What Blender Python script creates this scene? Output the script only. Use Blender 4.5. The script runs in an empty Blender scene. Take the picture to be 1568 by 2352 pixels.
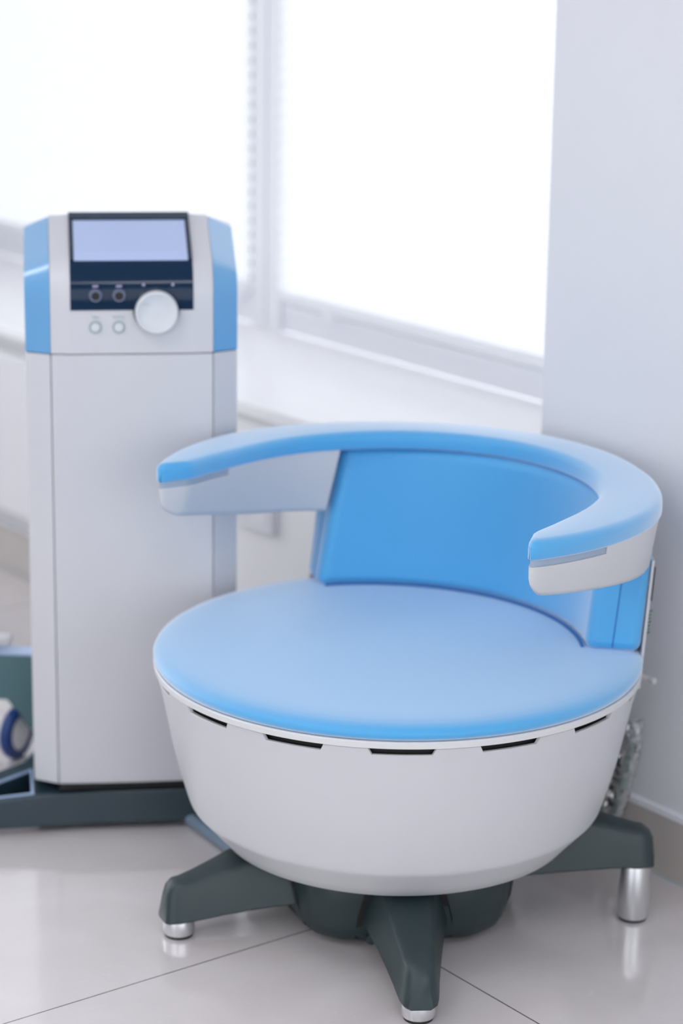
import bpy, bmesh, math, random
from mathutils import Vector, Matrix
random.seed(7)
SC = bpy.context.scene
COL = SC.collection
PI = math.pi

def sin(d): return math.sin(math.radians(d))
def cos(d): return math.cos(math.radians(d))
def lerp(a, b, t): return a + (b - a) * t
def table(tab, x):
    if x <= tab[0][0]: return tab[0][1]
    for (x0, y0), (x1, y1) in zip(tab, tab[1:]):
        if x <= x1: return lerp(y0, y1, (x - x0) / (x1 - x0))
    return tab[-1][1]

# ------------------------------------------------------------------ materials
def mat(name, color, rough=.5, metal=0., spec=.5, coat=0., coat_rough=.1, sheen=0., noise=None, bump=None, trans=0., emit=None):
    m = bpy.data.materials.new(name); m.use_nodes = True
    nt = m.node_tree; b = nt.nodes['Principled BSDF']
    b.inputs['Base Color'].default_value = (*color, 1)
    b.inputs['Roughness'].default_value = rough
    b.inputs['Metallic'].default_value = metal
    b.inputs['Specular IOR Level'].default_value = spec
    b.inputs['Coat Weight'].default_value = coat
    b.inputs['Coat Roughness'].default_value = coat_rough
    b.inputs['Sheen Weight'].default_value = sheen; b.inputs['Sheen Roughness'].default_value = .55
    b.inputs['Transmission Weight'].default_value = trans
    if emit:
        b.inputs['Emission Color'].default_value = (*emit[0], 1); b.inputs['Emission Strength'].default_value = emit[1]
    tc = nt.nodes.new('ShaderNodeTexCoord')
    n = nt.nodes.new('ShaderNodeTexNoise'); nt.links.new(tc.outputs['Object'], n.inputs['Vector'])
    sc, amt = noise if noise else (8., .015)
    n.inputs['Scale'].default_value = sc; n.inputs['Detail'].default_value = 4
    r = nt.nodes.new('ShaderNodeMapRange')
    r.inputs['To Min'].default_value = 1 - amt; r.inputs['To Max'].default_value = 1 + amt
    nt.links.new(n.outputs['Fac'], r.inputs['Value'])
    mx = nt.nodes.new('ShaderNodeMix'); mx.data_type = 'RGBA'; mx.blend_type = 'MULTIPLY'
    mx.inputs['Factor'].default_value = 1
    mx.inputs['A'].default_value = (*color, 1)
    nt.links.new(r.outputs['Result'], mx.inputs['B']); nt.links.new(mx.outputs['Result'], b.inputs['Base Color'])
    if bump:
        n2 = nt.nodes.new('ShaderNodeTexNoise'); n2.inputs['Scale'].default_value = bump[0]; n2.inputs['Detail'].default_value = 3
        nt.links.new(tc.outputs['Object'], n2.inputs['Vector'])
        bp = nt.nodes.new('ShaderNodeBump'); bp.inputs['Strength'].default_value = bump[1]; bp.inputs['Distance'].default_value = .002
        nt.links.new(n2.outputs['Fac'], bp.inputs['Height']); nt.links.new(bp.outputs['Normal'], b.inputs['Normal'])
    return m

M = {}
M['leather'] = mat('blue_leather', (.002, .30, .64), .55, spec=.5, sheen=1., coat=.8, coat_rough=.5, bump=(900, .04))
M['leather_seam'] = mat('blue_seam', (.003, .12, .40), .6)
M['white'] = mat('white_plastic', (.56, .563, .583), .38, spec=.45)
M['white_ring'] = mat('white_trim_plastic', (.64, .635, .64), .34, spec=.4)
M['grey_strip'] = mat('grey_inlay_plastic', (.30, .37, .47), .4)
M['dark'] = mat('dark_grey_plastic', (.016, .031, .035), .42, spec=.5)
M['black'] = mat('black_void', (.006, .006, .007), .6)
M['liner'] = mat('brown_liner', (.10, .085, .07), .6)
M['steel'] = mat('brushed_steel', (.72, .73, .75), .32, metal=1.)
M['rubber'] = mat('black_rubber', (.015, .015, .016), .7)
M['console'] = mat('console_white_paint', (.56, .563, .592), .36, spec=.5)
M['console_blue'] = mat('console_blue_paint', (.05, .29, .58), .28, spec=1., coat=1., coat_rough=.18, sheen=.6)
M['seam'] = mat('seam_shadow_gap', (.44, .48, .49), .6)
M['panel'] = mat('glossy_navy_panel', (.002, .018, .050), .07, spec=.22)
M['screen'] = mat('screen_glass', (.24, .30, .45), .10, spec=1., coat=1., coat_rough=.04, emit=((.42, .52, .84), .28))  # faint glow stands in for the bright ceiling reflected in the screen
M['bezel'] = mat('screen_bezel', (.02, .035, .06), .25)
M['knob'] = mat('knob_white', (.60, .625, .65), .34)
M['knob_ring'] = mat('button_ring_grey', (.30, .39, .40), .35)
M['base_dark'] = mat('console_base_paint', (.013, .032, .045), .3, spec=.6)
M['wall_lit'] = mat('wall_paint_lit', (.90, .90, .91), .7, spec=.3, bump=(60, .03))  # wall paint copy, lightened to stand in for light under the sill
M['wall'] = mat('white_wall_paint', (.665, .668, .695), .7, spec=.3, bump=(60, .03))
M['ceil'] = mat('ceiling_paint', (.86, .86, .87), .8, spec=.2)
M['sill'] = mat('white_sill_laminate', (.90, .90, .91), .25)
M['frame'] = mat('white_window_pvc', (.79, .80, .84), .35)
M['radiator'] = mat('radiator_enamel', (.82, .82, .84), .4)
M['base_tile'] = mat('skirting_tile', (.50, .46, .43), .22, noise=(14, .06))
M['teal'] = mat('teal_grey_paint', (.085, .165, .185), .4)
M['caster_blue'] = mat('blue_caster_rubber', (.003, .035, .17), .35)
M['pale_blue'] = mat('pale_blue_plate_glint', (.40, .52, .74), .3)  # trolley plate colour; also paints the glint round the base openings
M['cable'] = mat('grey_cable', (.34, .40, .385), .5)
M['socket'] = mat('socket_collar', (.10, .12, .20), .3)
M['floor_cable'] = mat('blue_grey_hose', (.17, .23, .30), .3)
M['plug'] = mat('cream_plug', (.80, .74, .74), .4)
M['mark'] = mat('green_print', (.08, .17, .13), .6)
M['print'] = mat('grey_print', (.42, .50, .52), .6)
M['fill_lamp'] = mat('fill_lamp_diffuser', (.9, .9, .9), .6, emit=((.93, .96, 1.), 1.2))
M['led'] = mat('indicator', (.35, .33, .50), .3)

NX_, NY_ = -sin(53.0), -cos(53.0)
UX_, UY_ = cos(53.0), -sin(53.0)
def floor_material():
    m = bpy.data.materials.new('polished_beige_tile'); m.use_nodes = True
    nt = m.node_tree; b = nt.nodes['Principled BSDF']; L = nt.links.new
    tc = nt.nodes.new('ShaderNodeTexCoord')
    def line(dirx, diry, off, period):
        dp = nt.nodes.new('ShaderNodeVectorMath'); dp.operation = 'DOT_PRODUCT'
        L(tc.outputs['Object'], dp.inputs[0]); dp.inputs[1].default_value = (dirx, diry, 0)
        s = nt.nodes.new('ShaderNodeMath'); s.operation = 'SUBTRACT'; s.inputs[1].default_value = off - period / 2
        L(dp.outputs['Value'], s.inputs[0])
        w = nt.nodes.new('ShaderNodeMath'); w.operation = 'PINGPONG'; w.inputs[1].default_value = period / 2
        L(s.outputs[0], w.inputs[0])       # equals period/2 on the joints
        c = nt.nodes.new('ShaderNodeMath'); c.operation = 'GREATER_THAN'; c.inputs[1].default_value = period / 2 - .0013
        L(w.outputs[0], c.inputs[0]); return c
    l1 = line(NX_, NY_, .0943, .90)                 # joints parallel to the window wall
    l2 = line(UX_, UY_, .0145, .90)
    mx = nt.nodes.new('ShaderNodeMath'); mx.operation = 'MAXIMUM'; L(l1.outputs[0], mx.inputs[0]); L(l2.outputs[0], mx.inputs[1])
    n = nt.nodes.new('ShaderNodeTexNoise'); n.inputs['Scale'].default_value = 3.; n.inputs['Detail'].default_value = 6
    n.inputs['Distortion'].default_value = 1.5
    L(tc.outputs['Object'], n.inputs['Vector'])
    cr = nt.nodes.new('ShaderNodeValToRGB')
    cr.color_ramp.elements[0].position = .3; cr.color_ramp.elements[0].color = (.62, .575, .568, 1)
    cr.color_ramp.elements[1].position = .75; cr.color_ramp.elements[1].color = (.69, .645, .642, 1)
    L(n.outputs['Fac'], cr.inputs['Fac'])
    # pale wispy veins
    n2 = nt.nodes.new('ShaderNodeTexNoise'); n2.inputs['Scale'].default_value = 9.; n2.inputs['Detail'].default_value = 3
    n2.inputs['Distortion'].default_value = 2.5; L(tc.outputs['Object'], n2.inputs['Vector'])
    a = nt.nodes.new('ShaderNodeMath'); a.operation = 'SUBTRACT'; a.inputs[1].default_value = .62; L(n2.outputs['Fac'], a.inputs[0])
    ab = nt.nodes.new('ShaderNodeMath'); ab.operation = 'ABSOLUTE'; L(a.outputs[0], ab.inputs[0])
    rg = nt.nodes.new('ShaderNodeMapRange'); rg.inputs['From Min'].default_value = 0; rg.inputs['From Max'].default_value = .006
    rg.inputs['To Min'].default_value = .35; rg.inputs['To Max'].default_value = 0; L(ab.outputs[0], rg.inputs['Value'])
    v = nt.nodes.new('ShaderNodeMix'); v.data_type = 'RGBA'; L(rg.outputs['Result'], v.inputs['Factor'])
    L(cr.outputs['Color'], v.inputs['A']); v.inputs['B'].default_value = (.78, .75, .75, 1)
    g = nt.nodes.new('ShaderNodeMix'); g.data_type = 'RGBA'; L(mx.outputs[0], g.inputs['Factor'])
    L(v.outputs['Result'], g.inputs['A']); g.inputs['B'].default_value = (.07, .07, .06, 1)
    L(g.outputs['Result'], b.inputs['Base Color'])
    b.inputs['Roughness'].default_value = .16; b.inputs['Specular IOR Level'].default_value = .7
    b.inputs['Coat Weight'].default_value = .9; b.inputs['Coat Roughness'].default_value = .07; b.inputs['Coat IOR'].default_value = 1.55
    return m
M['floor'] = floor_material()

def blind_material():
    m = bpy.data.materials.new('pleated_blind_fabric'); m.use_nodes = True
    nt = m.node_tree; L = nt.links.new
    for n in list(nt.nodes):
        if n.type != 'OUTPUT_MATERIAL': nt.nodes.remove(n)
    out = nt.nodes['Material Output']
    tc = nt.nodes.new('ShaderNodeTexCoord'); no = nt.nodes.new('ShaderNodeTexNoise'); no.inputs['Scale'].default_value = 30
    L(tc.outputs['Object'], no.inputs['Vector'])
    cr = nt.nodes.new('ShaderNodeValToRGB'); cr.color_ramp.elements[0].color = (.86, .87, .88, 1); cr.color_ramp.elements[1].color = (.92, .92, .93, 1)
    L(no.outputs['Fac'], cr.inputs['Fac'])
    d = nt.nodes.new('ShaderNodeBsdfDiffuse'); t = nt.nodes.new('ShaderNodeBsdfTranslucent')
    L(cr.outputs['Color'], d.inputs['Color']); L(cr.outputs['Color'], t.inputs['Color'])
    mx = nt.nodes.new('ShaderNodeMixShader'); mx.inputs[0].default_value = .57
    L(d.outputs[0], mx.inputs[1]); L(t.outputs[0], mx.inputs[2]); L(mx.outputs[0], out.inputs[0]); return m
M['blind'] = blind_material()

def glass_material(name, tint=(1, 1, 1), gloss=.08, rough=.0):
    m = bpy.data.materials.new(name); m.use_nodes = True
    nt = m.node_tree; L = nt.links.new
    for n in list(nt.nodes):
        if n.type != 'OUTPUT_MATERIAL': nt.nodes.remove(n)
    out = nt.nodes['Material Output']
    t = nt.nodes.new('ShaderNodeBsdfTransparent'); t.inputs[0].default_value = (*tint, 1)
    g = nt.nodes.new('ShaderNodeBsdfGlossy'); g.inputs['Roughness'].default_value = rough
    fr = nt.nodes.new('ShaderNodeFresnel'); fr.inputs[0].default_value = 1.45
    ad = nt.nodes.new('ShaderNodeMath'); ad.operation = 'ADD'; ad.inputs[1].default_value = gloss; ad.use_clamp = True
    L(fr.outputs[0], ad.inputs[0])
    mx = nt.nodes.new('ShaderNodeMixShader'); L(ad.outputs[0], mx.inputs[0]); L(t.outputs[0], mx.inputs[1]); L(g.outputs[0], mx.inputs[2])
    L(mx.outputs[0], out.inputs[0]); return m
M['glass'] = glass_material('window_glass', (.97, .98, .98), 0)
M['film'] = glass_material('clear_plastic_film', (.96, .98, .98), .20, .22)

# ------------------------------------------------------------------ helpers
def link(name, me, parent=None, m=None):
    o = bpy.data.objects.new(name, me); COL.objects.link(o)
    if m: me.materials.append(m)
    if parent: o.parent = parent
    return o
def obj(name, bm, m, parent=None, smooth=True, angle=35, bevel=None):
    bmesh.ops.recalc_face_normals(bm, faces=bm.faces)
    me = bpy.data.meshes.new(name); bm.to_mesh(me); bm.free()
    o = link(name, me, parent, m)
    if bevel:
        md = o.modifiers.new('bevel', 'BEVEL'); md.width = bevel[0]; md.segments = bevel[1]; md.limit_method = 'ANGLE'
        md.angle_limit = math.radians(bevel[2] if len(bevel) > 2 else 30); md.harden_normals = False
    if smooth:
        for p in me.polygons: p.use_smooth = True
        if bevel:
            pass
        me.set_sharp_from_angle(angle=math.radians(angle))
    return o
def thing(name, label, cat, loc=(0, 0, 0), rz=0., group=None):
    o = bpy.data.objects.new(name, None); COL.objects.link(o); o.empty_display_size = .05
    o.location = loc; o.rotation_euler = (0, 0, rz)
    return tag(o, label, cat, group)
def tag(o, label, cat, group=None):
    o['label'] = label; o['category'] = cat
    if group: o['group'] = group
    return o
def struct(name, bm, m, label=None, parent=None, **k):
    o = obj(name, bm, m, parent, **k)
    if parent is None:
        o['kind'] = 'structure'
        if label: o['label'] = label
    return o
def box(bm, x0, x1, y0, y1, z0, z1, T=None):
    vs = [bm.verts.new((x, y, z)) for z in (z0, z1) for x, y in ((x0, y0), (x1, y0), (x1, y1), (x0, y1))]
    for f in ((0, 3, 2, 1), (4, 5, 6, 7), (0, 1, 5, 4), (1, 2, 6, 5), (2, 3, 7, 6), (3, 0, 4, 7)):
        bm.faces.new([vs[i] for i in f])
    if T: bmesh.ops.transform(bm, matrix=T, verts=vs)
    return vs
def lathe(bm, prof, seg=96, a0=0., a1=360., cx=0, cy=0, cap=False):
    full = abs(a1 - a0 - 360) < 1e-6
    n = seg if full else seg + 1
    rings = []
    for i in range(n):
        a = a0 + (a1 - a0) * i / seg
        rings.append([bm.verts.new((cx + r * cos(a), cy + r * sin(a), z)) for r, z in prof])
    for i in range(seg):
        A = rings[i]; B = rings[(i + 1) % n]
        for k in range(len(prof) - 1):
            bm.faces.new((A[k], B[k], B[k + 1], A[k + 1]))
    if cap:
        bm.faces.new([rings[i][-1] for i in range(n)]); bm.faces.new([rings[i][0] for i in reversed(range(n))])
    return rings
def loft(bm, rows, closed=True, caps=True):
    R = [[bm.verts.new(p) for p in row] for row in rows]
    n = len(R[0])
    for A, B in zip(R, R[1:]):
        for k in range(n if closed else n - 1):
            bm.faces.new((A[k], A[(k + 1) % n], B[(k + 1) % n], B[k]))
    if caps and closed:
        bm.faces.new(list(reversed(R[0]))); bm.faces.new(R[-1])
    return R
def tube(bm, pts, r, seg=10, caps=True):
    rows = []
    P = [Vector(p) for p in pts]
    up = Vector((.13, .31, .94)).normalized()
    for i, p in enumerate(P):
        t = (P[min(i + 1, len(P) - 1)] - P[max(i - 1, 0)]).normalized()
        a = t.cross(up).normalized(); b = t.cross(a).normalized()
        rr = r(i / (len(P) - 1)) if callable(r) else r
        rows.append([p + (a * math.cos(2 * PI * k / seg) + b * math.sin(2 * PI * k / seg)) * rr for k in range(seg)])
    loft(bm, rows, True, caps)
def prism(bm, poly, z0, z1):
    loft(bm, [[(x, y, z0) for x, y in poly], [(x, y, z1) for x, y in poly]])
def catmull(pts, n=8):
    P = [Vector(p) for p in pts]; out = []
    for i in range(len(P) - 1):
        p0 = P[max(i - 1, 0)]; p1 = P[i]; p2 = P[i + 1]; p3 = P[min(i + 2, len(P) - 1)]
        for k in range(n):
            t = k / n
            out.append(.5 * ((2 * p1) + (p2 - p0) * t + (2 * p0 - 5 * p1 + 4 * p2 - p3) * t * t + (3 * p1 - p0 - 3 * p2 + p3) * t ** 3))
    out.append(P[-1]); return out
def disc(bm, r, y0, y1, cx, cz, seg=40, r2=None, bev=.0):
    """a round button on a vertical face: axis along local y"""
    r2 = r if r2 is None else r2
    prof = [(r, y0), (r2, y1 + bev), (r2 - bev, y1)] if bev else [(r, y0), (r2, y1)]
    rows = [[(cx + rr * math.cos(2 * PI * k / seg), yy, cz + rr * math.sin(2 * PI * k / seg)) for k in range(seg)] for rr, yy in prof]
    loft(bm, rows)

# ------------------------------------------------------------------ room shell
# u runs along the window wall (towards the camera's right), n points from that wall into the room
UX, UY = math.cos(math.radians(-52.2)), math.sin(math.radians(-52.2))
NX, NY = UY, -UX
WALLROT = math.atan2(UY, UX)
ROOM = Matrix.Rotation(WALLROT, 4, 'Z')      # local x = u, local y = -n (out of the room)
W0 = .452            # window wall, local y
WIN = .940           # window frame plane
AL0, AL1 = -4.0, 4.4
OUT0 = -4.4          # wall behind the camera, local y
H = 2.75
NICHE0, NICHE1 = -3.70, -.162
SILL = .615; HEAD = 2.45
def rbox(name, m, x0, x1, y0, y1, z0, z1, label=None, bevel=None):
    bm = bmesh.new(); box(bm, x0, x1, y0, y1, z0, z1)
    o = struct(name, bm, m, label, smooth=bool(bevel), bevel=bevel); o.matrix_world = ROOM; return o
def rchild(name, bm, m, parent, **k):
    o = obj(name, bm, m, parent, **k); return o

bm = bmesh.new()
vs = [bm.verts.new(ROOM @ Vector(p)) for p in ((AL0, OUT0, 0), (AL1, OUT0, 0), (AL1, WIN + .1, 0), (AL0, WIN + .1, 0))]
bm.faces.new(vs); ret = bmesh.ops.extrude_face_region(bm, geom=bm.faces[:])
bmesh.ops.translate(bm, vec=(0, 0, -.05), verts=[v for v in ret['geom'] if isinstance(v, bmesh.types.BMVert)])
struct('floor', bm, M['floor'], 'polished beige tile floor with thin dark joints', smooth=False)
rbox('ceiling', M['ceil'], AL0, AL1, OUT0, WIN + .1, H, H + .05, 'white ceiling')
# window wall with its deep niche, one mesh
rbox('wall_window', M['wall_lit'], NICHE0, NICHE1, W0, WIN + .1, 0, SILL - .03, 'white wall below the window sill')
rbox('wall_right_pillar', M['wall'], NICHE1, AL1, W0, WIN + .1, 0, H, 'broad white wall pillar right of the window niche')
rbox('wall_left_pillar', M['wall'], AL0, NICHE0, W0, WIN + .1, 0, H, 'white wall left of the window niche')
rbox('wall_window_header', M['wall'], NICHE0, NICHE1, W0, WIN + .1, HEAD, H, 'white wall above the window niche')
TY0, TY1 = -4.2, .33                                # glazed front added in the right-hand wall for daylight
rbox('wall_right', M['wall'], AL1, AL1 + .1, OUT0, WIN + .1, 0, .14, 'white right-hand wall below the added glazing')
rbox('wall_right_header', M['wall'], AL1, AL1 + .1, OUT0, WIN + .1, 2.45, H, 'white right-hand wall above the added glazing')
rbox('wall_right_near', M['wall'], AL1, AL1 + .1, OUT0, TY0, .14, 2.45, 'white right-hand wall towards the rear')
rbox('wall_right_far', M['wall'], AL1, AL1 + .1, TY1, WIN + .1, .14, 2.45, 'white right-hand wall towards the pillar')
SY0, SY1, SZ0, SZ1 = -4.0, .25, .14, 2.45            # glazed front added in the left-hand wall for daylight
rbox('wall_left', M['wall'], AL0 - .1, AL0, OUT0, WIN + .1, 0, SZ0, 'white left-hand wall below the added glazing')
rbox('wall_left_header', M['wall'], AL0 - .1, AL0, OUT0, WIN + .1, SZ1, H, 'white left-hand wall above the added glazing')
rbox('wall_left_near', M['wall'], AL0 - .1, AL0, OUT0, SY0, SZ0, SZ1, 'white left-hand wall towards the rear')
rbox('wall_left_far', M['wall'], AL0 - .1, AL0, SY1, WIN + .1, SZ0, SZ1, 'white left-hand wall towards the blinds')
RX0, RX1, RZ0, RZ1 = .3, 4.3, .10, 2.45          # window band added behind the camera for fill daylight
rbox('wall_rear', M['wall'], AL0, AL1, OUT0 - .1, OUT0, 0, RZ0, 'white wall below the added rear windows')
rbox('wall_rear_header', M['wall'], AL0, AL1, OUT0 - .1, OUT0, RZ1, H, 'white wall above the added rear windows')
rbox('wall_rear_left', M['wall'], AL0, RX0, OUT0 - .1, OUT0, RZ0, RZ1, 'white wall left of the added rear windows')
rbox('wall_rear_right', M['wall'], RX1, AL1, OUT0 - .1, OUT0, RZ0, RZ1, 'white wall right of the added rear windows')
rbox('baseboard_window', M['base_tile'], AL0, AL1, W0 - .012, W0, 0, .113, 'brownish grey skirting tile along the window wall', bevel=(.002, 1))
rbox('trim_1', M['frame'], AL0, AL1, W0 - .014, W0, .113, .123, 'thin white trim strip on top of the skirting')
rbox('trim_2', M['sill'], NICHE0, NICHE1, W0 - .025, WIN, SILL - .030, SILL, 'deep white window sill', bevel=(.006, 2))
# joint strip that paints the shadow line under the skirting
rbox('joint_shadow', M['seam'], AL0, AL1, W0 - .015, W0 - .012, 0, .004, 'thin strip painted as the shadow in the joint between skirting and floor')

# windows: frames with mullions and glass
POST0, POST1 = -1.714, -1.601
def window(name, x0, x1, label):
    bm = bmesh.new()
    fw = .055
    box(bm, x0, x1, WIN, WIN + .07, SILL, SILL + .065)
    box(bm, x0, x1, WIN, WIN + .07, HEAD - .07, HEAD)
    box(bm, x0, x0 + fw, WIN, WIN + .07, SILL + .065, HEAD - .07)
    box(bm, x1 - fw, x1, WIN, WIN + .07, SILL + .065, HEAD - .07)
    o = struct(name, bm, M['frame'], label, smooth=False); o.matrix_world = ROOM
    b2 = bmesh.new(); box(b2, x0 + fw, x1 - fw, WIN + .03, WIN + .034, SILL + .065, HEAD - .07)
    obj('pane', b2, M['glass'], o, smooth=False)
    b3 = bmesh.new()     # glazing bead step on the bottom rail
    box(b3, x0 + fw, x1 - fw, WIN - .006, WIN, SILL + .045, SILL + .065)
    obj('glazing_bead', b3, M['frame'], o, smooth=False)
    return o
bm = bmesh.new()  # rear window band, added behind the camera for more fill light
for k in range(4):
    x = lerp(RX0, RX1 - .06, k / 3); box(bm, x, x + .06, OUT0 - .08, OUT0 - .02, RZ0 + .06, RZ1 - .06)
box(bm, RX0, RX1, OUT0 - .08, OUT0 - .02, RZ0, RZ0 + .06); box(bm, RX0, RX1, OUT0 - .08, OUT0 - .02, RZ1 - .06, RZ1)
w3 = struct('added_window_rear', bm, M['frame'], 'unseen white framed window band, added for daylight in the wall facing the blinds', smooth=False); w3.matrix_world = ROOM
for k in range(3):
    bm = bmesh.new(); a = lerp(RX0, RX1 - .06, k / 3) + .06; b = lerp(RX0, RX1 - .06, (k + 1) / 3)
    box(bm, a, b, OUT0 - .052, OUT0 - .048, RZ0 + .06, RZ1 - .06); obj('pane', bm, M['glass'], w3, smooth=False)
def glazing(name, x, y0, y1, label):  # unseen side glazing, added so more daylight reaches the chair
    bm = bmesh.new()
    for k in range(3):
        y = lerp(y0, y1 - .06, k / 2); box(bm, x - .03, x + .03, y, y + .06, SZ0 + .06, SZ1 - .06)
    box(bm, x - .03, x + .03, y0, y1, SZ0, SZ0 + .06); box(bm, x - .03, x + .03, y0, y1, SZ1 - .06, SZ1)
    w = struct(name, bm, M['frame'], label, smooth=False); w.matrix_world = ROOM
    for k in range(2):
        bm = bmesh.new(); a = lerp(y0, y1 - .06, k / 2) + .06; b = lerp(y0, y1 - .06, (k + 1) / 2)
        box(bm, x - .002, x + .002, a, b, SZ0 + .06, SZ1 - .06); obj('pane', bm, M['glass'], w, smooth=False)
glazing('added_window_left', AL0 - .05, SY0, SY1, 'unseen white framed glazing, added for daylight in the left-hand wall')
glazing('added_window_right', AL1 + .05, TY0, TY1, 'unseen white framed glazing, added for daylight in the right-hand wall')
PM = (POST0 + POST1) / 2
w1 = window('window_1', NICHE0, PM - .002, 'white framed window behind the console')
w2 = window('window_2', PM + .002, NICHE1, 'white framed window behind the treatment chair')
for w, x0, x1 in ((w1, POST0, PM - .003), (w2, PM + .003, POST1)):
    b = bmesh.new(); box(b, x0, x1, WIN - .012, WIN, SILL, HEAD)
    obj('mullion', b, M['frame'], w, smooth=False)

# pleated blinds
def blind(name, x0, x1, zb, zt, y, label):
    t = thing(name, label, 'blind', ROOM @ Vector(((x0 + x1) / 2, y, zb)), WALLROT, 'pleated blinds over the windows')
    hw = (x1 - x0) / 2; p = .034; amp = .0035
    n = int((zt - zb - .03) / (p / 2))
    bm = bmesh.new()
    rows = []
    for i in range(n + 1):
        z = .02 + i * p / 2; yy = -amp if i % 2 else amp
        rows.append([(-hw, yy, z), (hw, yy, z)])
    loft(bm, rows, closed=False)
    obj('fabric', bm, M['blind'], t, smooth=False)
    bm = bmesh.new(); box(bm, -hw - .002, hw + .002, -.011, .011, 0, .018)
    obj('bottom_rail', bm, M['frame'], t, bevel=(.003, 2))
    bm = bmesh.new(); box(bm, -hw - .002, hw + .002, -.012, .012, zt - zb - .022, zt - zb)
    obj('top_rail', bm, M['frame'], t, bevel=(.003, 2))
    return t, hw
bl1, hw1 = blind('pleated_blind', NICHE0 + .045, POST0 + .004, SILL + .077, HEAD - .02, WIN - .016,
                 'white pleated blind glowing with daylight above the console')
bm = bmesh.new(); box(bm, hw1 - .045, hw1 - .02, -.016, -.004, -.022, .004)
obj('handle', bm, M['frame'], bl1, bevel=(.003, 2))
bl2, hw2 = blind('pleated_blind', POST1 - .003, NICHE1 - .02, SILL + .077, HEAD - .02, WIN - .016,
                 'white pleated blind glowing with daylight beside the pillar, above the treatment chair')
bm = bmesh.new(); box(bm, -hw2 + .20, -hw2 + .235, -.018, -.004, -.016, .006)
obj('handle', bm, M['frame'], bl2, bevel=(.003, 2))

# radiator under the left window
def radiator(x0, x1, z0, z1):
    t = thing('panel_radiator', 'white ribbed panel radiator under the left window sill, behind the console', 'radiator', ROOM @ Vector(((x0 + x1) / 2, W0 - .06, z0)), WALLROT)
    hw = (x1 - x0) / 2; h = z1 - z0
    bm = bmesh.new()
    n = int((x1 - x0) / .02); pts = []
    for i in range(n + 1):
        x = -hw + (x1 - x0) * i / n; pts.append((x, -.022 - (.005 if i % 2 else 0)))
    pts += [(hw, .0), (-hw, .0)]
    prism(bm, pts, 0, h); obj('panel', bm, M['radiator'], t, smooth=False)
    bm = bmesh.new(); box(bm, -hw, hw, -.026, .03, h, h + .010); obj('top_grille', bm, M['radiator'], t, bevel=(.003, 2))
    for sx in (-hw + .1, hw - .12):
        bm = bmesh.new(); box(bm, sx, sx + .03, 0, .06, .1, h - .1); obj('bracket', bm, M['radiator'], t, smooth=False)
radiator(-3.3, -1.30, .192, .55)
# double wall socket
t = thing('wall_socket', 'white double wall socket below the window sill, seen under the armrest', 'socket', ROOM @ Vector((-1.02, W0, .345)), WALLROT)
bm = bmesh.new(); box(bm, -.07, .07, -.018, 0, 0, .08); obj('cover_plate', bm, M['frame'], t, bevel=(.004, 2))
for sx in (-.035, .035):
    bm = bmesh.new(); disc(bm, .024, -.0150, -.020, sx, .04, 28, .022); obj('outlet', bm, M['frame'], t)
# ------------------------------------------------------------------ treatment chair
CH_ROT = math.radians(-37.0)
CH = thing('treatment_chair', 'blue and white round treatment chair with wraparound armrest in front of the pillar', 'chair', (0, 0, 0), CH_ROT)
LOC = Matrix.Rotation(-CH_ROT, 4, 'Z')      # world direction -> chair local
AZ = 37.0                                   # add to a world azimuth

# seat cushion
bm = bmesh.new()
prof = [(.0, .4612), (.10, .4613), (.20, .4617), (.29, .4624), (.340, .4630), (.366, .4628), (.382, .4612), (.393, .4582), (.3995, .4540), (.4020, .4490), (.4018, .4440), (.3985, .4390), (.30, .4385)]
lathe(bm, prof[1:], 144); 
top = [v for v in bm.verts if abs(v.co.z - .4613) < 1e-6]
bm.faces.new(sorted(top, key=lambda v: math.atan2(v.co.y, v.co.x)))
obj('seat_cushion', bm, M['leather'], CH, angle=60)
# trim ring just below the cushion
bm = bmesh.new()
lathe(bm, [(.390, .4384), (.4000, .4370), (.4020, .4352), (.4012, .4265), (.3985, .4255), (.385, .4255)], 160)
obj('trim_ring', bm, M['white_ring'], CH, angle=30)
# bowl shell with vent notches cut in its upper edge
VENTS = [-90 + 24.7 * k for k in range(-6, 8)]
def zt(a):
    d = min(abs((a - v + 180) % 360 - 180) for v in VENTS)
    if d <= 6.6: return .4142
    if d <= 7.4: return lerp(.4142, .4252, (d - 6.6) / .8)
    return .4252
BOWL = [(.3860, .372), (.3715, .298), (.3650, .270), (.3580, .244), (.3515, .222), (.3465, .2055), (.3445, .1995), (.3420, .1950), (.3375, .1900), (.3250, .1765), (.3080, .1575), (.2930, .1400), (.2900, .1385), (.284, .1380), (.20, .140)]
bm = bmesh.new()
angs = sorted(set([round(i * 1.5, 3) for i in range(240)] + [round((v + s * d) % 360, 3) for v in VENTS for s in (-1, 1) for d in (6.0, 6.6, 7.0, 7.4)]))
rings = []
for a in angs:
    z = zt(a); rt = lerp(.3860, .3978, (z - .372) / (.4252 - .372))
    pf = [(rt - .006, z), (rt - .0012, z), (rt, z - .0012), (.3893, .388)] + BOWL
    rings.append([bm.verts.new((r * cos(a + AZ), r * sin(a + AZ), zz)) for r, zz in pf])
for i in range(len(angs)):
    A = rings[i]; B = rings[(i + 1) % len(angs)]
    for k in range(len(A) - 1): bm.faces.new((A[k], B[k], B[k + 1], A[k + 1]))
obj('bowl_shell', bm, M['white'], CH, angle=28)
bm = bmesh.new(); lathe(bm, [(.372, .4250), (.3868, .4250), (.3860, .4196), (.384, .4196)], 120)
obj('vent_liner', bm, M['liner'], CH)
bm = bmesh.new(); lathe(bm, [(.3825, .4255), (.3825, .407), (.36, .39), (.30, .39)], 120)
obj('vent_shadow_wall', bm, M['black'], CH)

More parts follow.
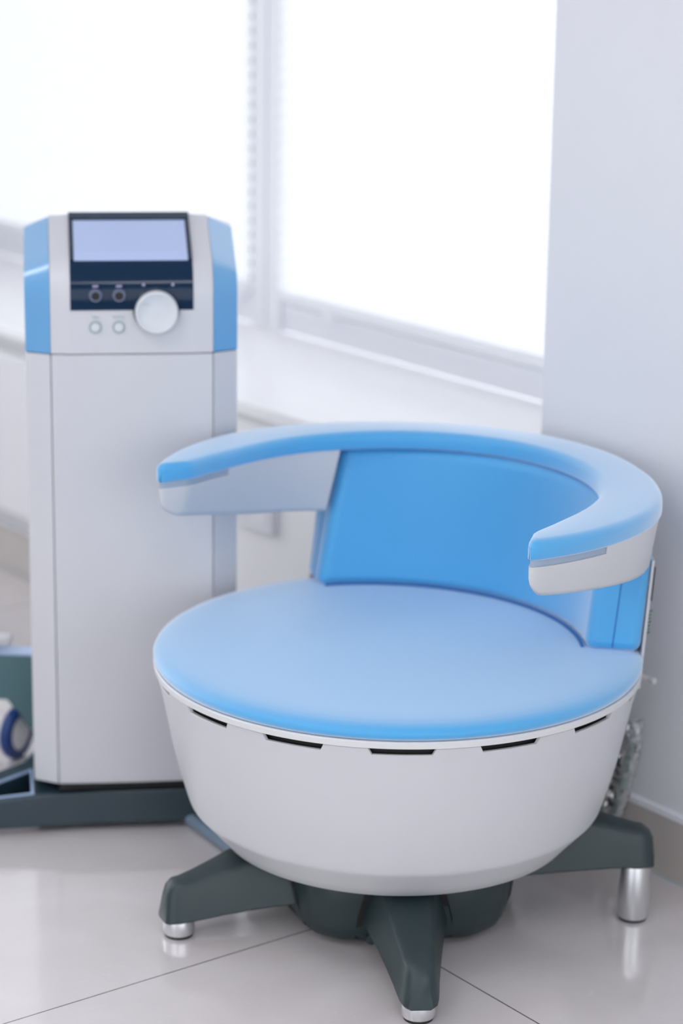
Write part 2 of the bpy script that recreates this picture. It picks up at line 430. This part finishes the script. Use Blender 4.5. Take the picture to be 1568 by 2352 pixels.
# armrest: C shaped pad, white shell below it, grey inlay at the tips
B0 = .009
RI = [(0, .319), (40, .316), (57, .315), (66, .317), (77, .318), (88, .321), (95, .326), (101, .333), (108.5, .347), (112, .356), (113.2, .361), (114.5, .370), (116, .382), (117.4, .394), (118, .400)]
RO = [(0, .411), (40, .407), (57, .413), (70, .419), (80, .420), (90, .418), (105, .415), (112, .414), (116, .413), (117.4, .411), (118, .408)]
def ring_pt(phi, r, z): return (r * sin(phi - 1.0), B0 + r * cos(phi - 1.0), z)
TILT = .004
def plane(y): return -TILT * y
def csweep(bm, phis, sect, slant=0):
    rows = []
    for ph in phis:
        row = []
        for r, z in sect(ph):
            q = ph
            if slant and abs(ph) < 64: q = ph - math.copysign(slant * min(1, max(0, (z - .607) / .1)) * (64 - abs(ph)) / 5.4, ph)
            x, y, _ = ring_pt(q, r, 0); row.append((x, y, z + plane(y)))
        rows.append(row)
    loft(bm, rows)
def rrect(r0, r1, z0, z1, ct, cb, n=4):
    out = []
    def arc(cx, cz, c, a0):
        for k in range(n + 1):
            a = a0 + 90 * k / n; out.append((cx + c * cos(a), cz + c * sin(a)))
    arc(r1 - cb, z0 + cb, cb, -90); arc(r1 - ct, z1 - ct, ct, 0); arc(r0 + ct, z1 - ct, ct, 90); arc(r0 + cb, z0 + cb, cb, 180)
    return out
PH = [-118, -117.6, -117, -116, -115, -114, -113.2, -112.4, -111.2, -109.5, -107, -104.5] + [-102 + 3 * i for i in range(69)] + [104.5, 107, 109.5, 111.2, 112.4, 113.2, 114, 115, 116, 117, 117.6, 118]
ZT = .7405; ZP = .7090
def pad_sect(ph):
    a = abs(ph); ri = table(RI, a); ro = table(RO, a)
    e = max(0, (a - 116.0) / 2.); w = ro - ri
    ct = min(.0145, w * .42); drop = .010 * e * e
    zb = ZP
    return rrect(ri, ro, zb, ZT - drop, min(ct, (ZT - drop - zb) * .45), .005)
bm = bmesh.new(); csweep(bm, PH, pad_sect)
obj('armrest_pad', bm, M['leather'], CH, angle=50)
ZS = .7075
ZBT = [(0, .606), (58, .608), (68, .616), (77, .622), (86, .628), (98, .637), (106, .641), (112, .645), (114, .649), (115.5, .655), (116.6, .662), (117.4, .670), (117.9, .680)]
def shell_sect(ph, ztop):
    a = abs(ph); ri = table(RI, a) + .003; ro = table(RO, a) - .003
    if a < 58.5: ri = max(ri, .366)
    w = ro - ri; d = min(.014, w * .25)
    b = table(ZBT, a)
    c = min(.010, w * .2)
    bi = b - table([(56, .013), (66, .0155), (80, .0165), (90, .015), (98, .011), (106, .006), (113, .002), (117, 0)], a)
    return [(ri + d + c, bi), (ro - d - c, b), (ro - d - c * .3, b + c * .3), (ro - d * .92, b + c), (ro, ztop), (ri, ztop), (ri + d * .92, bi + c), (ri + d + c * .3, bi + c * .3)]
bm = bmesh.new()
csweep(bm, [p for p in PH if abs(p) <= 58.5] , lambda p: shell_sect(p, ZS + .002))
obj('back_rail', bm, M['white'], CH, angle=40)
for s in (-1, 1):
    bm = bmesh.new()
    ph = [s * p for p in (58.6, 60, 63, 66, 69, 72, 75, 78, 81, 84, 87, 90, 93, 95, 97.15)]
    csweep(bm, ph, lambda p: shell_sect(p, ZS + .002), 3.4)
    ph = [s * p for p in (97.2, 99, 101, 103, 105, 107, 109, 111, 112.4, 113.2, 114, 115, 116, 116.8, 117.4, 117.9)]
    csweep(bm, ph, lambda p: shell_sect(p, ZS - .009))
    sh = obj('arm_shell', bm, M['white'], CH, angle=40)
    bm = bmesh.new()
    def strip_sect(p):
        a = abs(p); ri = table(RI, a) + .006; ro = table(RO, a) - .006
        return [(ri, ZS - .009), (ro, ZS - .009), (ro, ZP + .001), (ri, ZP + .001)]
    csweep(bm, [s * p for p in (97.3, 99, 101, 103, 105, 107, 109, 111, 112.4, 113.2, 114, 115, 116, 117, 117.6)], strip_sect)
    obj('inlay_strip', bm, M['grey_strip'], sh, angle=40)

# backrest (reclined blue panel between the arms)
S0 = -.0045
def arc_pts(hc, b_end, b_apex, n, S0=-.0045):
    sag = b_apex - b_end; R = (hc * hc + sag * sag) / (2 * sag); c = b_apex - R
    th = math.asin(min(1, hc / R)); 
    if b_end < c: th = PI - th
    return [(S0 + R * math.sin(lerp(-th, th, i / n)), c + R * math.cos(lerp(-th, th, i / n))) for i in range(n + 1)]
BZ0, BZ1 = .4605, .708
bm = bmesh.new(); rows = []
for k in range(13):
    w = k / 12; z = lerp(BZ0, BZ1, w)
    inn = arc_pts(lerp(.275, .268, w), lerp(.160, .212, w), lerp(.299, .325, w), 28, lerp(-.013, -.005, w))
    out = arc_pts(lerp(.3465, .346, w), lerp(.203, .246, w), lerp(.385, .403, w), 28)
    rows.append([(x, y, z + (plane(y) if k == 12 else 0)) for x, y in inn] + [(x, y, z + (plane(y) if k == 12 else 0)) for x, y in reversed(out)])
loft(bm, rows)
BR = obj('backrest', bm, M['leather'], CH, angle=50, bevel=(.016, 4, 40))
for s in (-1, 1):
    bm = bmesh.new(); pts = []
    for k in range(9):
        w = .03 + .94 * k / 8; z = lerp(BZ0, BZ1, w)
        i = (lerp(.275, .268, w) + s * lerp(-.0085, -.0005, w), lerp(.160, .212, w)); o_ = (lerp(.3465, .346, w), lerp(.203, .246, w))
        f = .48; pts.append((S0 + s * lerp(i[0], o_[0], f), lerp(i[1], o_[1], f) - .0004, z))
    tube(bm, pts, .0009, 6); obj('stitch_line', bm, M['leather_seam'], BR)
bm = bmesh.new()
tube(bm, [(x, y, BZ0 + .0045) for x, y in arc_pts(.266, .166, .2968, 28, -.013)], .0022, 6)
obj('piping', bm, M['leather_seam'], BR)
# white rear housing behind the backrest
bm = bmesh.new(); rows = []
for k in range(13):
    w = k / 12; z = lerp(.40, .612, w); wb = (z - BZ0) / (BZ1 - BZ0)
    o1 = arc_pts(lerp(.344, .3425, wb), lerp(.210, .246, wb), lerp(.386, .4035, wb), 24)
    o2 = arc_pts(lerp(.3455, .3455, wb), lerp(.2165, .249, wb), lerp(.393, .411, wb), 24)
    rows.append([(x, y, z) for x, y in o1] + [(x, y, z) for x, y in reversed(o2)])
loft(bm, rows); RH = obj('rear_housing', bm, M['white'], CH, angle=40)
bm = bmesh.new(); rows = []
for z in (.545, .60):
    wb = (z - BZ0) / (BZ1 - BZ0)
    p = arc_pts(lerp(.3455, .3455, wb), lerp(.2165, .249, wb), lerp(.393, .411, wb), 24)
    q = p[-2]; q2 = p[-1]
    rows.append([(q[0], q[1], z), (q2[0], q2[1], z), (q2[0] + .002, q2[1] + .002, z), (q[0] + .002, q[1] + .003, z)])
loft(bm, rows); obj('connector_slot', bm, M['black'], RH, smooth=False)
bm = bmesh.new()
for j in range(7):
    z = .490 + j * .006; wb = (z - BZ0) / (BZ1 - BZ0)
    p = arc_pts(lerp(.3455, .3455, wb), lerp(.2165, .249, wb), lerp(.393, .411, wb), 24)
    q2 = p[-1]; L = .006 if j % 3 else .008
    box(bm, q2[0] - .001, q2[0] + .0012, q2[1] + .001, q2[1] + .001 + L, z, z + .0026)
obj('printed_marks', bm, M['mark'], RH, smooth=False)

# base hub and five legs
bm = bmesh.new()
lathe(bm, [(.16, .142), (.212, .141), (.209, .115), (.206, .085), (.202, .055), (.197, .033), (.189, .017), (.172, .008), (.02, .007)], 120)
LEGS = ((-85.7, .430, 0), (-157.3, .382, 0), (-8.4, .405, .069), (61.0, .400, .069), (131.0, .358, .069))
for v in bm.verts:                       # the skirt bulges between the legs
    a = math.degrees(math.atan2(v.co.y, v.co.x)) - AZ
    d = min(abs((a - q[0] + 180) % 360 - 180) for q in LEGS)
    k = 1 + .12 * min(1, max(0, (d - 8) / 22)) * (1 if v.co.z < .12 else .4); v.co.x *= k; v.co.y *= k
obj('hub', bm, M['dark'], CH, angle=40)
def leg(az, rf, lift):
    """one leg of the star base, with its steel foot"""
    bm = bmesh.new()
    D = Vector((cos(az), sin(az), 0)); T = Vector((-sin(az), cos(az), 0))
    #   r,   z_top, z_bot, half width top, half width bottom
    st = [(.15, .150, .055, .050, .078), (.20, .147, .052, .047, .070), (.24, .140, .049, .042, .060), (.28, .128, .045, .037, .051),
          (.32, .115, .040, .032, .043), (.355, .1045, .035, .0275, .0365), (.380, .0985, .032, .0250, .0330), (.395, .0975, .0305, .0225, .0305), (.407, .0900, .0300, .0180, .0260), (.4135, .0780, .0300, .0120, .0190)]
    rows = []
    for r, z1, z0, ht, hb in st:
        if r > .2: r = .2 + (r - .2) * (rf - .2) / .188
        z1 = min(z1 + lift, .182); z0 = lerp(.086, .101, min(1, max(0, (r - .2) / .18))) if lift else z0
        c = .010
        row = []
        for t, z in ((-hb + .004, z0), (-hb, z0 + .004), (-(ht + (hb - ht) * .12), z1 - c), (-ht + .003, z1 - .003), (-ht + c, z1), (ht - c, z1), (ht - .003, z1 - .003), (ht + (hb - ht) * .12, z1 - c), (hb, z0 + .004), (hb - .004, z0)):
            row.append(D * (r if z > z0 + .03 else r + (.004 if r > rf + .01 else 0)) + T * t + Vector((0, 0, z)))
        rows.append(row)
    loft(bm, rows)
    lg = obj('leg', bm, M['dark'], CH, angle=38)
    p = D * rf
    bm = bmesh.new(); lathe(bm, [(.0258, .0305 + lift), (.0260, .0295 + lift), (.0260, .008), (.0247, .0055)], 40, cx=p.x, cy=p.y, cap=True)
    ft = obj('foot', bm, M['steel'], lg, angle=40)
    bm = bmesh.new(); lathe(bm, [(.0237, .0055), (.0240, .004), (.0225, 0)], 40, cx=p.x, cy=p.y, cap=True)
    obj('foot_pad', bm, M['rubber'], ft, angle=40)
for az_, rf_, lift_ in LEGS: leg(az_ + AZ, rf_, lift_)
FA = -85.7 + AZ
HUBP = [(.009, .176), (.017, .190), (.033, .1975), (.055, .2030), (.085, .2072), (.115, .2100), (.141, .2125)]
for az_, rf_, lift_ in LEGS[:3]:            # black shut lines where the legs enter the hub
    bm = bmesh.new(); D = Vector((cos(az_ + AZ), sin(az_ + AZ), 0)); T = Vector((-sin(az_ + AZ), cos(az_ + AZ), 0)); rows = []
    for q in (0, 1):
        row = []
        for t, z in ((-.080, .020), (-.077, .060), (-.066, .105), (-.060, .138), (.060, .138), (.066, .105), (.077, .060), (.080, .020)):
            d = math.degrees(math.atan2(abs(t), .2)); bulge = 1 + .12 * min(1, max(0, (d - 8) / 22)) * (1 if z < .12 else .4)
            rr = math.sqrt(max(0, (table(HUBP, z) * bulge + .0012) ** 2 - t * t)) if q else .12
            row.append(D * rr + T * t + Vector((0, 0, z)))
        rows.append(row)
    loft(bm, rows); obj('shut_line', bm, M['black'], CH, smooth=False)
# small lever poking out beside the front leg
bm = bmesh.new(); a = FA - 17
tube(bm, [(.17 * cos(a), .17 * sin(a), .034), (.225 * cos(a + 3), .225 * sin(a + 3), .030)], .009, 12)
obj('brake_lever', bm, M['dark'], CH)

# ------------------------------------------------------------------ control console
CY = math.radians(7)
CO = Vector((-.459, .297, 0))
CN = thing('control_console', 'tall white control console with blue corners, screen and big dial beside the chair', 'console', CO, CY)
# local: x right, y back, z up; front face at y = 0
def cross_half(): return [(.105, 0.), (.1365, .0035), (.1765, .034)]
FRONT = [(-.105, 0.), (.105, 0.), (.1365, .0035), (.1365, .02), (-.1365, .02), (-.1365, .0035)]
HZ = .8765
bm = bmesh.new()
def gentle(z0, z1):
    xs = [-.1390, -.105, -.06, 0, .06, .105, .1390]
    fr = [(x, .0040 * (x / .139) ** 2) for x in xs]
    prism(bm, fr + [(.139, .05), (-.139, .05)], z0, z1)
gentle(.087, HZ - .001)
obj('front_panel', bm, M['console'], CN, angle=40, bevel=(.002, 2, 60))
for s in (-1, 1):
    bm = bmesh.new()
    poly = [(s * .1402, .0045), (s * .1825, .030), (s * .1835, .05), (s * .1835, .27), (s * .137, .28)]
    prism(bm, poly, .087, HZ - .001)
    obj('side_panel', bm, M['console'], CN, smooth=False, bevel=(.0015, 1, 50))
bm = bmesh.new(); box(bm, -.1398, .1398, .046, .285, .090, HZ - .002); obj('inner_carcass', bm, M['seam'], CN, smooth=False)
bm = bmesh.new(); box(bm, -.139, .139, .004, .27, .074, .087); obj('plinth', bm, M['black'], CN, smooth=False)

# head: cross-section swept up the front and over the sloping display
path = []                                  # (y, z, inward normal y, z)
for z in (HZ + .001, .90, .92, .950, .975): path.append((0., z, 1., 0.))
R_ = .075; SL = 66.0                       # bend radius, final lean from vertical
for k in range(1, 9):
    a = SL * k / 8; path.append((R_ * (1 - cos(a)), .975 + R_ * sin(a), cos(a), -sin(a)))
y0, z0 = path[-1][0], path[-1][1]
for k in range(1, 6):
    d = .128 * k / 5; path.append((y0 + d * sin(SL), z0 + d * cos(SL), cos(SL), -sin(SL)))
TOPY = path[-1][0]
def sect(p, x, d): return (x, p[0] + p[2] * d, p[1] + p[3] * d)
def depth(x): 
    x = abs(x); return table([(0, 0), (.105, .0008), (.1398, .006), (.1828, .029)], x)
bm = bmesh.new(); rows = []
XS = [-.1392, -.125, -.108, -.106, .106, .108, .125, .1392]
for p in path:
    rows.append([sect(p, x, depth(x)) for x in XS] + [sect(p, x, depth(x) + .018) for x in reversed(XS)])
loft(bm, rows); HD = obj('head_front', bm, M['console'], CN, angle=25)
BK = TOPY + .055
for s in (-1, 1):
    bm = bmesh.new(); rows = []
    for p in path:
        a = sect(p, s * .1400, depth(.1400)); b = sect(p, s * .1828, depth(.1828))
        zz = max(b[2], HZ + .001)
        rows.append([(a[0], a[1], max(a[2], HZ + .001)), (b[0], b[1], zz), (s * .1828, BK, zz), (s * .140, BK, zz)])
    loft(bm, rows); obj('corner_cap', bm, M['console_blue'], CN, angle=25)
bm = bmesh.new(); rows = []
for p in path:
    c = sect(p, 0, .012)
    rows.append([(-.1398, c[1], c[2]), (.1398, c[1], c[2]), (.1398, BK + .002, c[2]), (-.1398, BK + .002, c[2])])
loft(bm, rows); obj('head_core', bm, M['console'], CN, angle=30)

# dark glossy control panel on the head
def along(i0, i1, n):                      # resample the path between lengths
    L = [0]
    for a, b in zip(path, path[1:]): L.append(L[-1] + math.hypot(b[0] - a[0], b[1] - a[1]))
    out = []
    for k in range(n + 1):
        d = lerp(i0, i1, k / n)
        for j in range(len(L) - 1):
            if d <= L[j + 1] or j == len(L) - 2:
                t = (d - L[j]) / (L[j + 1] - L[j]); a, b = path[j], path[j + 1]
                out.append(tuple(lerp(a[m], b[m], t) for m in range(4))); break
    return out, L[-1]
_, LT = along(0, 1, 2)
P0 = .0760; P1 = LT - .005; SB = .164 
pth, _ = along(P0, P1, 24)
bm = bmesh.new(); rows = []
for p in pth:
    rows.append([sect(p, -.1050, -.0012), sect(p, .1050, -.0012), sect(p, .1050, .004), sect(p, -.1050, .004)])
loft(bm, rows); PN = obj('control_panel', bm, M['panel'], CN, angle=30)
pth2, _ = along(SB, P1 - .020, 6)
bm = bmesh.new(); rows = []
for p in pth2:
    rows.append([sect(p, -.0975, -.0022), sect(p, .0975, -.0022), sect(p, .0975, .002), sect(p, -.0975, .002)])
loft(bm, rows); obj('screen', bm, M['screen'], CN, smooth=False)
# raised bezel: top lip and two sides casting the dark edge
bm = bmesh.new()
pt, _ = along(P1 - .018, P1, 2)
rows = [[sect(p, -.1050, -.006), sect(p, .1050, -.006), sect(p, .1050, .003), sect(p, -.1050, .003)] for p in pt]
loft(bm, rows)
pt, _ = along(SB, P1, 6)
for s in (-1, 1):
    rows = [[sect(p, s * .0985, -.004), sect(p, s * .1050, -.004), sect(p, s * .1050, .003), sect(p, s * .0985, .003)] for p in pt]
    loft(bm, rows)
obj('bezel', bm, M['bezel'], PN, smooth=False)
# dial, buttons, sockets
KX, KZ = .0415, .9510
bm = bmesh.new(); disc(bm, .0400, -.001, -.006, KX, KZ + .002, 64, .0390, .002); obj('dial_collar', bm, M['bezel'], CN, angle=40)
bm = bmesh.new()
seg = 72; prof = [(.0372, -.004), (.0372, -.017), (.0362, -.0205), (.0340, -.0225), (.0318, -.0222), (.0300, -.0205), (.012, -.0200)]
rows = [[(KX + r * math.cos(2 * PI * k / seg), y, KZ + r * math.sin(2 * PI * k / seg)) for k in range(seg)] for r, y in prof]
loft(bm, rows); DL = obj('dial', bm, M['knob'], CN, angle=50)
bm = bmesh.new()
tube(bm, [(KX - .0195 + .0055 * cos(a), -.0206, KZ + .012 + .0045 * sin(a)) for a in range(20, 161, 20)], .0008, 6)
obj('dial_mark', bm, M['print'], DL)
for bx in (-.0630, -.0230):
    bm = bmesh.new(); disc(bm, .0105, .002, -.003, bx, .9240, 40, .0105, .001); rg = obj('button_ring', bm, M['knob_ring'], CN, angle=40)
    bm = bmesh.new(); disc(bm, .0075, -.002, -.0042, bx, .9240, 40, .0075, .001); obj('button', bm, M['knob'], rg, angle=40)
    bm = bmesh.new()
    n = 5 if bx < -.04 else 8
    for k in range(n):
        x = bx - n * .0013 + k * .0026; box(bm, x, x + .0019, -.0006, .001, .9400, .9427)
    obj('button_print', bm, M['print'], rg, smooth=False)
    jz = .9800
    bm = bmesh.new(); disc(bm, .0118, .004, -.010, bx + .001, jz, 40, .0112, .0015); jk = obj('socket', bm, M['socket'], CN, angle=40)
    bm = bmesh.new(); disc(bm, .0072, -.0085, -.0104, bx + .001, jz - .0005, 32, .0072); obj('socket_hole', bm, M['black'], jk, angle=40)
    bm = bmesh.new(); box(bm, bx - .004, bx + .006, -.002, .006, jz + .0135, jz + .0165); obj('status_light', bm, M['led'], jk, smooth=False)
for lx in (.020, .070):
    bm = bmesh.new(); disc(bm, .0026, .008, .0016, lx, .9965, 16); obj('status_light', bm, M['led'], PN)

# console base
bm = bmesh.new()
def arm_poly(s):
    return [(s * -.104, -.009), (s * -.385, -.028), (s * -.412, -.012), (s * -.398, .012), (s * -.205, .165), (s * -.17, .265), (0, .27)]
L_ = arm_poly(1); R2_ = [(-x, y) for x, y in L_[:-1]]
outline = L_ + list(reversed(R2_))
def base_top(x): return table([(0, .0765), (.105, .0765), (.25, .0655), (.412, .058)], abs(x))
rows_b = [bm.verts.new((x, y, .012)) for x, y in outline]
rows_t = [bm.verts.new((x, y, base_top(x))) for x, y in outline]
n = len(outline)
for i in range(n):
    j = (i + 1) % n; bm.faces.new((rows_b[i], rows_b[j], rows_t[j], rows_t[i]))
# holes: triangular openings in both arms
def hole(s):
    return [(s * -.187, .004), (s * -.355, -.011), (s * -.190, .122)]
from mathutils.geometry import tessellate_polygon
for verts, z in ((rows_b, .012), (rows_t, None)):
    h = [[bm.verts.new((x, y, .012 if z else base_top(x))) for x, y in hole(s)] for s in (1, -1)]
    loops = [[v.co.copy() for v in verts]] + [[v.co.copy() for v in hh] for hh in h]
    allv = list(verts) + h[0] + h[1]
    for tri in tessellate_polygon([[Vector((c.x, c.y, 0)) for c in lp] for lp in loops]):
        try: bm.faces.new([allv[i] for i in tri])
        except ValueError: pass
    if z: hb = h
    else: ht = h
for a, b in zip(hb, ht):
    for i in range(3):
        j = (i + 1) % 3; bm.faces.new((a[i], a[j], b[j], b[i]))
bmesh.ops.dissolve_limit(bm, angle_limit=.002, verts=bm.verts, edges=bm.edges)
BS = obj('base_frame', bm, M['base_dark'], CN, smooth=False, bevel=(.004, 2, 30))
bm = bmesh.new()                                  # pale strips painting the window glint on the opening edges
for s in (1, -1):
    bm = bmesh.new()
    hp = [(x, y, base_top(x) + .0005) for x, y in hole(s)]
    c = Vector((sum(p[0] for p in hp) / 3, sum(p[1] for p in hp) / 3, 0)); rows = []
    for p in hp:
        P = Vector(p); d = Vector((c.x - P.x, c.y - P.y, 0)).normalized()
        if abs(P.x) > .3: d *= 2.2
        rows.append([P - d * .0035 + Vector((0, 0, -.002)), P - d * .003 + Vector((0, 0, .001)), P + d * .0025 + Vector((0, 0, .001)), P + d * .003 + Vector((0, 0, -.004))])
    rows.append(rows[0]); loft(bm, rows, True, False); bmesh.ops.remove_doubles(bm, verts=bm.verts, dist=1e-6)
    obj('edge_glint', bm, M['pale_blue'], BS, smooth=False)
for x, y in ((-.378, -.008), (.378, -.008), (-.15, .24), (.15, .24)):
    bm = bmesh.new(); rr = .0120
    T = Matrix.Translation((x, y, rr)) @ Matrix.Rotation(PI / 2, 4, 'Y')
    rg = lathe(bm, [(.006, -.011), (rr - .002, -.011), (rr, -.009), (rr, .009), (rr - .002, .011), (.006, .011)], 28, cap=True)
    bmesh.ops.transform(bm, matrix=T, verts=bm.verts)
    c = obj('caster', bm, M['rubber'], CN, angle=40)

# hose on the floor between console and chair
bm = bmesh.new()
tube(bm, catmull([(-.395, .352, .022), (-.375, .322, .018), (-.352, .291, .013), (-.283, .178, .013), (-.262, .145, .013)]), .012, 14)
bmesh.ops.transform(bm, matrix=(Matrix.Translation(CO) @ Matrix.Rotation(CY, 4, 'Z')).inverted(), verts=bm.verts)
hz = obj('connecting_hose', bm, M['floor_cable'], CN); hz['label'] = 'thick grey-blue hose running along the floor towards the chair'

# ------------------------------------------------------------------ equipment trolley at the left edge
TR = thing('equipment_trolley', 'teal grey trolley base with a blue caster at the left edge, behind the console', 'trolley', (-.76, .625, 0))
bm = bmesh.new()
poly = [(-.42, .130), (.022, .123), (.070, .056), (.10, .040), (.10, .212), (-.42, .226)]
loft(bm, [[(x, 0, z) for x, z in poly], [(x, .040, z) for x, z in poly]])
obj('chassis_panel', bm, M['teal'], TR, smooth=False, bevel=(.002, 1))
bm = bmesh.new()
loft(bm, [[(-.42, -.002, .226), (.10, -.002, .212), (.10, .045, .212), (-.42, .045, .226)], [(-.42, -.002, .230), (.10, -.002, .216), (.10, .045, .216), (-.42, .045, .230)]])
obj('top_plate', bm, M['pale_blue'], TR, smooth=False, bevel=(.002, 1))
bm = bmesh.new(); box(bm, -.30, .030, .008, .042, .229, .246); obj('tray', bm, M['white'], TR, bevel=(.004, 2))
bm = bmesh.new()
rw = .052
T = Matrix.Translation((.039, .012, rw)) @ Matrix.Rotation(math.radians(66), 4, 'Z') @ Matrix.Rotation(PI / 2, 4, 'X')
lathe(bm, [(.034, -.010), (.046, -.011), (.050, -.009), (rw, -.005), (rw, .005), (.050, .009), (.046, .011), (.034, .010)], 48)
bmesh.ops.transform(bm, matrix=T, verts=bm.verts)
CW = obj('caster_tyre', bm, M['caster_blue'], TR, angle=50)
bm = bmesh.new(); lathe(bm, [(.006, -.008), (.035, -.008), (.035, .008), (.006, .008)], 40, cap=True)
bmesh.ops.transform(bm, matrix=T, verts=bm.verts); obj('caster_hub', bm, M['radiator'], CW, angle=40)
bm = bmesh.new(); box(bm, -.08, .010, .012, .035, .016, .050); obj('caster_cover', bm, M['white'], TR, bevel=(.006, 2))
bm = bmesh.new(); box(bm, -.40, -.30, .0, .04, .0, .14); obj('rear_leg', bm, M['teal'], TR, smooth=False)

# ------------------------------------------------------------------ cable in clear plastic behind the chair
SL_ = thing('bagged_cable', 'coiled grey cable in a clear plastic sleeve hanging behind the chair at the wall', 'cable', (.395, .14, .06))
off = Vector((.395, .14, .06))
top = Vector((.409, .126, .232)); bot = Vector((.386, .157, .064))
bm = bmesh.new(); pts = []
N = 26
for k in range(N * 14 + 1):
    t = k / (N * 14); c = top.lerp(bot, t); a = 2 * PI * k / 14
    r = lerp(.004, .0105, min(1, t * 6))
    pts.append(c - off + Vector((UX, UY, 0)) * r * math.cos(a) + Vector((NX, NY, 0)) * r * math.sin(a) + Vector((0, 0, .003 * math.cos(a))))
tube(bm, pts, .0026, 6); obj('cable_coil', bm, M['cable'], SL_)
bm = bmesh.new()
lead = catmull([(.410, .118, .372), (.410, .122, .335), (.402, .134, .290), (.404, .132, .258), top])
tube(bm, [p - off for p in lead], .0024, 8); obj('cable_lead', bm, M['cable'], SL_)
bm = bmesh.new(); rows = []
for i in range(34):
    t = i / 33; c = Vector((.416, .117, .285)).lerp(Vector((.380, .165, .060)), t) - off
    w = table([(0, .010), (.12, .016), (.25, .022), (.6, .023), (1, .021)], t)
    rows.append([c + Vector((UX, UY, 0)) * (w + random.uniform(-.003, .003)) * math.cos(2 * PI * k / 18) + Vector((NX, NY, 0)) * (.014 + random.uniform(-.003, .003)) * math.sin(2 * PI * k / 18) for k in range(18)])
loft(bm, rows, True, False)
obj('plastic_sleeve', bm, M['film'], SL_, angle=25)
t = thing('wall_plug', 'small cream cable plug at the wall just behind the seat edge', 'plug', (.422, .108, .368), WALLROT)
bm = bmesh.new(); tube(bm, [(-.02, 0, 0), (.014, 0, 0)], .0042, 14); obj('plug_body', bm, M['plug'], t)
bm = bmesh.new(); tube(bm, [(.0135, 0, 0), (.026, 0, 0)], .0052, 14); obj('plug_cap', bm, M['white'], t)
bm = bmesh.new(); tube(bm, catmull([(-.02, 0, 0), (-.045, .008, -.004), (-.05, .043, -.01)]), .0018, 8); obj('plug_lead', bm, M['cable'], t)

# ------------------------------------------------------------------ unseen ceiling lamps, added for top light and reflections
for i, (x, y) in enumerate(((-1.9, -1.6), (.2, -1.6), (2.2, -1.6), (-1.9, -3.2), (.2, -3.2), (2.2, -3.2))):
    p = ROOM @ Vector((x, y, H - .03))
    nm = ('nearest the left wall', 'in the middle', 'nearest the right wall')[i % 3] + (', row by the windows' if i < 3 else ', row by the rear wall')
    t = thing('added_ceiling_light', 'unseen square ceiling light panel added for top light, ' + nm, 'light', p, WALLROT, 'added ceiling light panels')
    bm = bmesh.new(); box(bm, -.31, .31, -.31, .31, 0, .03); obj('housing', bm, M['frame'], t, smooth=False)
    bm = bmesh.new(); box(bm, -.29, .29, -.29, .29, -.004, 0); obj('diffuser', bm, M['fill_lamp'], t, smooth=False)
    ld = bpy.data.lights.new('fill_lamp', 'AREA'); ld.shape = 'SQUARE'; ld.size = .58; ld.energy = 6; ld.color = (.95, .96, 1.)
    lo = bpy.data.objects.new('fill_lamp', ld); COL.objects.link(lo); lo.parent = t; lo.location = (0, 0, -.008)

# ------------------------------------------------------------------ daylight
wd = bpy.data.worlds.new('overcast_sky'); SC.world = wd; wd.use_nodes = True
bg = wd.node_tree.nodes['Background']; bg.inputs[0].default_value = (.93, .95, 1., 1); bg.inputs[1].default_value = 2.4

# ------------------------------------------------------------------ camera
F_PX = 5553.; PITCH = .2695; ROLL = .014
CPOS = Vector((-.0957, -3.7847, 1.7272))
fw = Vector((0, math.cos(PITCH), -math.sin(PITCH))); rt = Vector((1, 0, 0)); up = rt.cross(fw)
r2 = math.cos(ROLL) * rt + math.sin(ROLL) * up; u2 = -math.sin(ROLL) * rt + math.cos(ROLL) * up
cd = bpy.data.cameras.new('camera'); cam = bpy.data.objects.new('camera', cd); COL.objects.link(cam)
cam.matrix_world = Matrix(((r2.x, u2.x, -fw.x, CPOS.x), (r2.y, u2.y, -fw.y, CPOS.y), (r2.z, u2.z, -fw.z, CPOS.z), (0, 0, 0, 1)))
cd.sensor_fit = 'VERTICAL'; cd.sensor_height = 36; cd.sensor_width = 24; cd.lens = F_PX / 2352 * 36
cd.clip_start = .05; cd.dof.use_dof = True; cd.dof.focus_distance = 3.58; cd.dof.aperture_fstop = 2.1
SC.camera = cam
SC.view_settings.view_transform = 'Standard'; SC.view_settings.look = 'None'; SC.view_settings.exposure = .34; SC.view_settings.gamma = 1.
SC.cycles.use_denoising = True
SC.cycles.max_bounces = 14; SC.cycles.diffuse_bounces = 10; SC.cycles.transparent_max_bounces = 12
SC.cycles.sample_clamp_indirect = 8
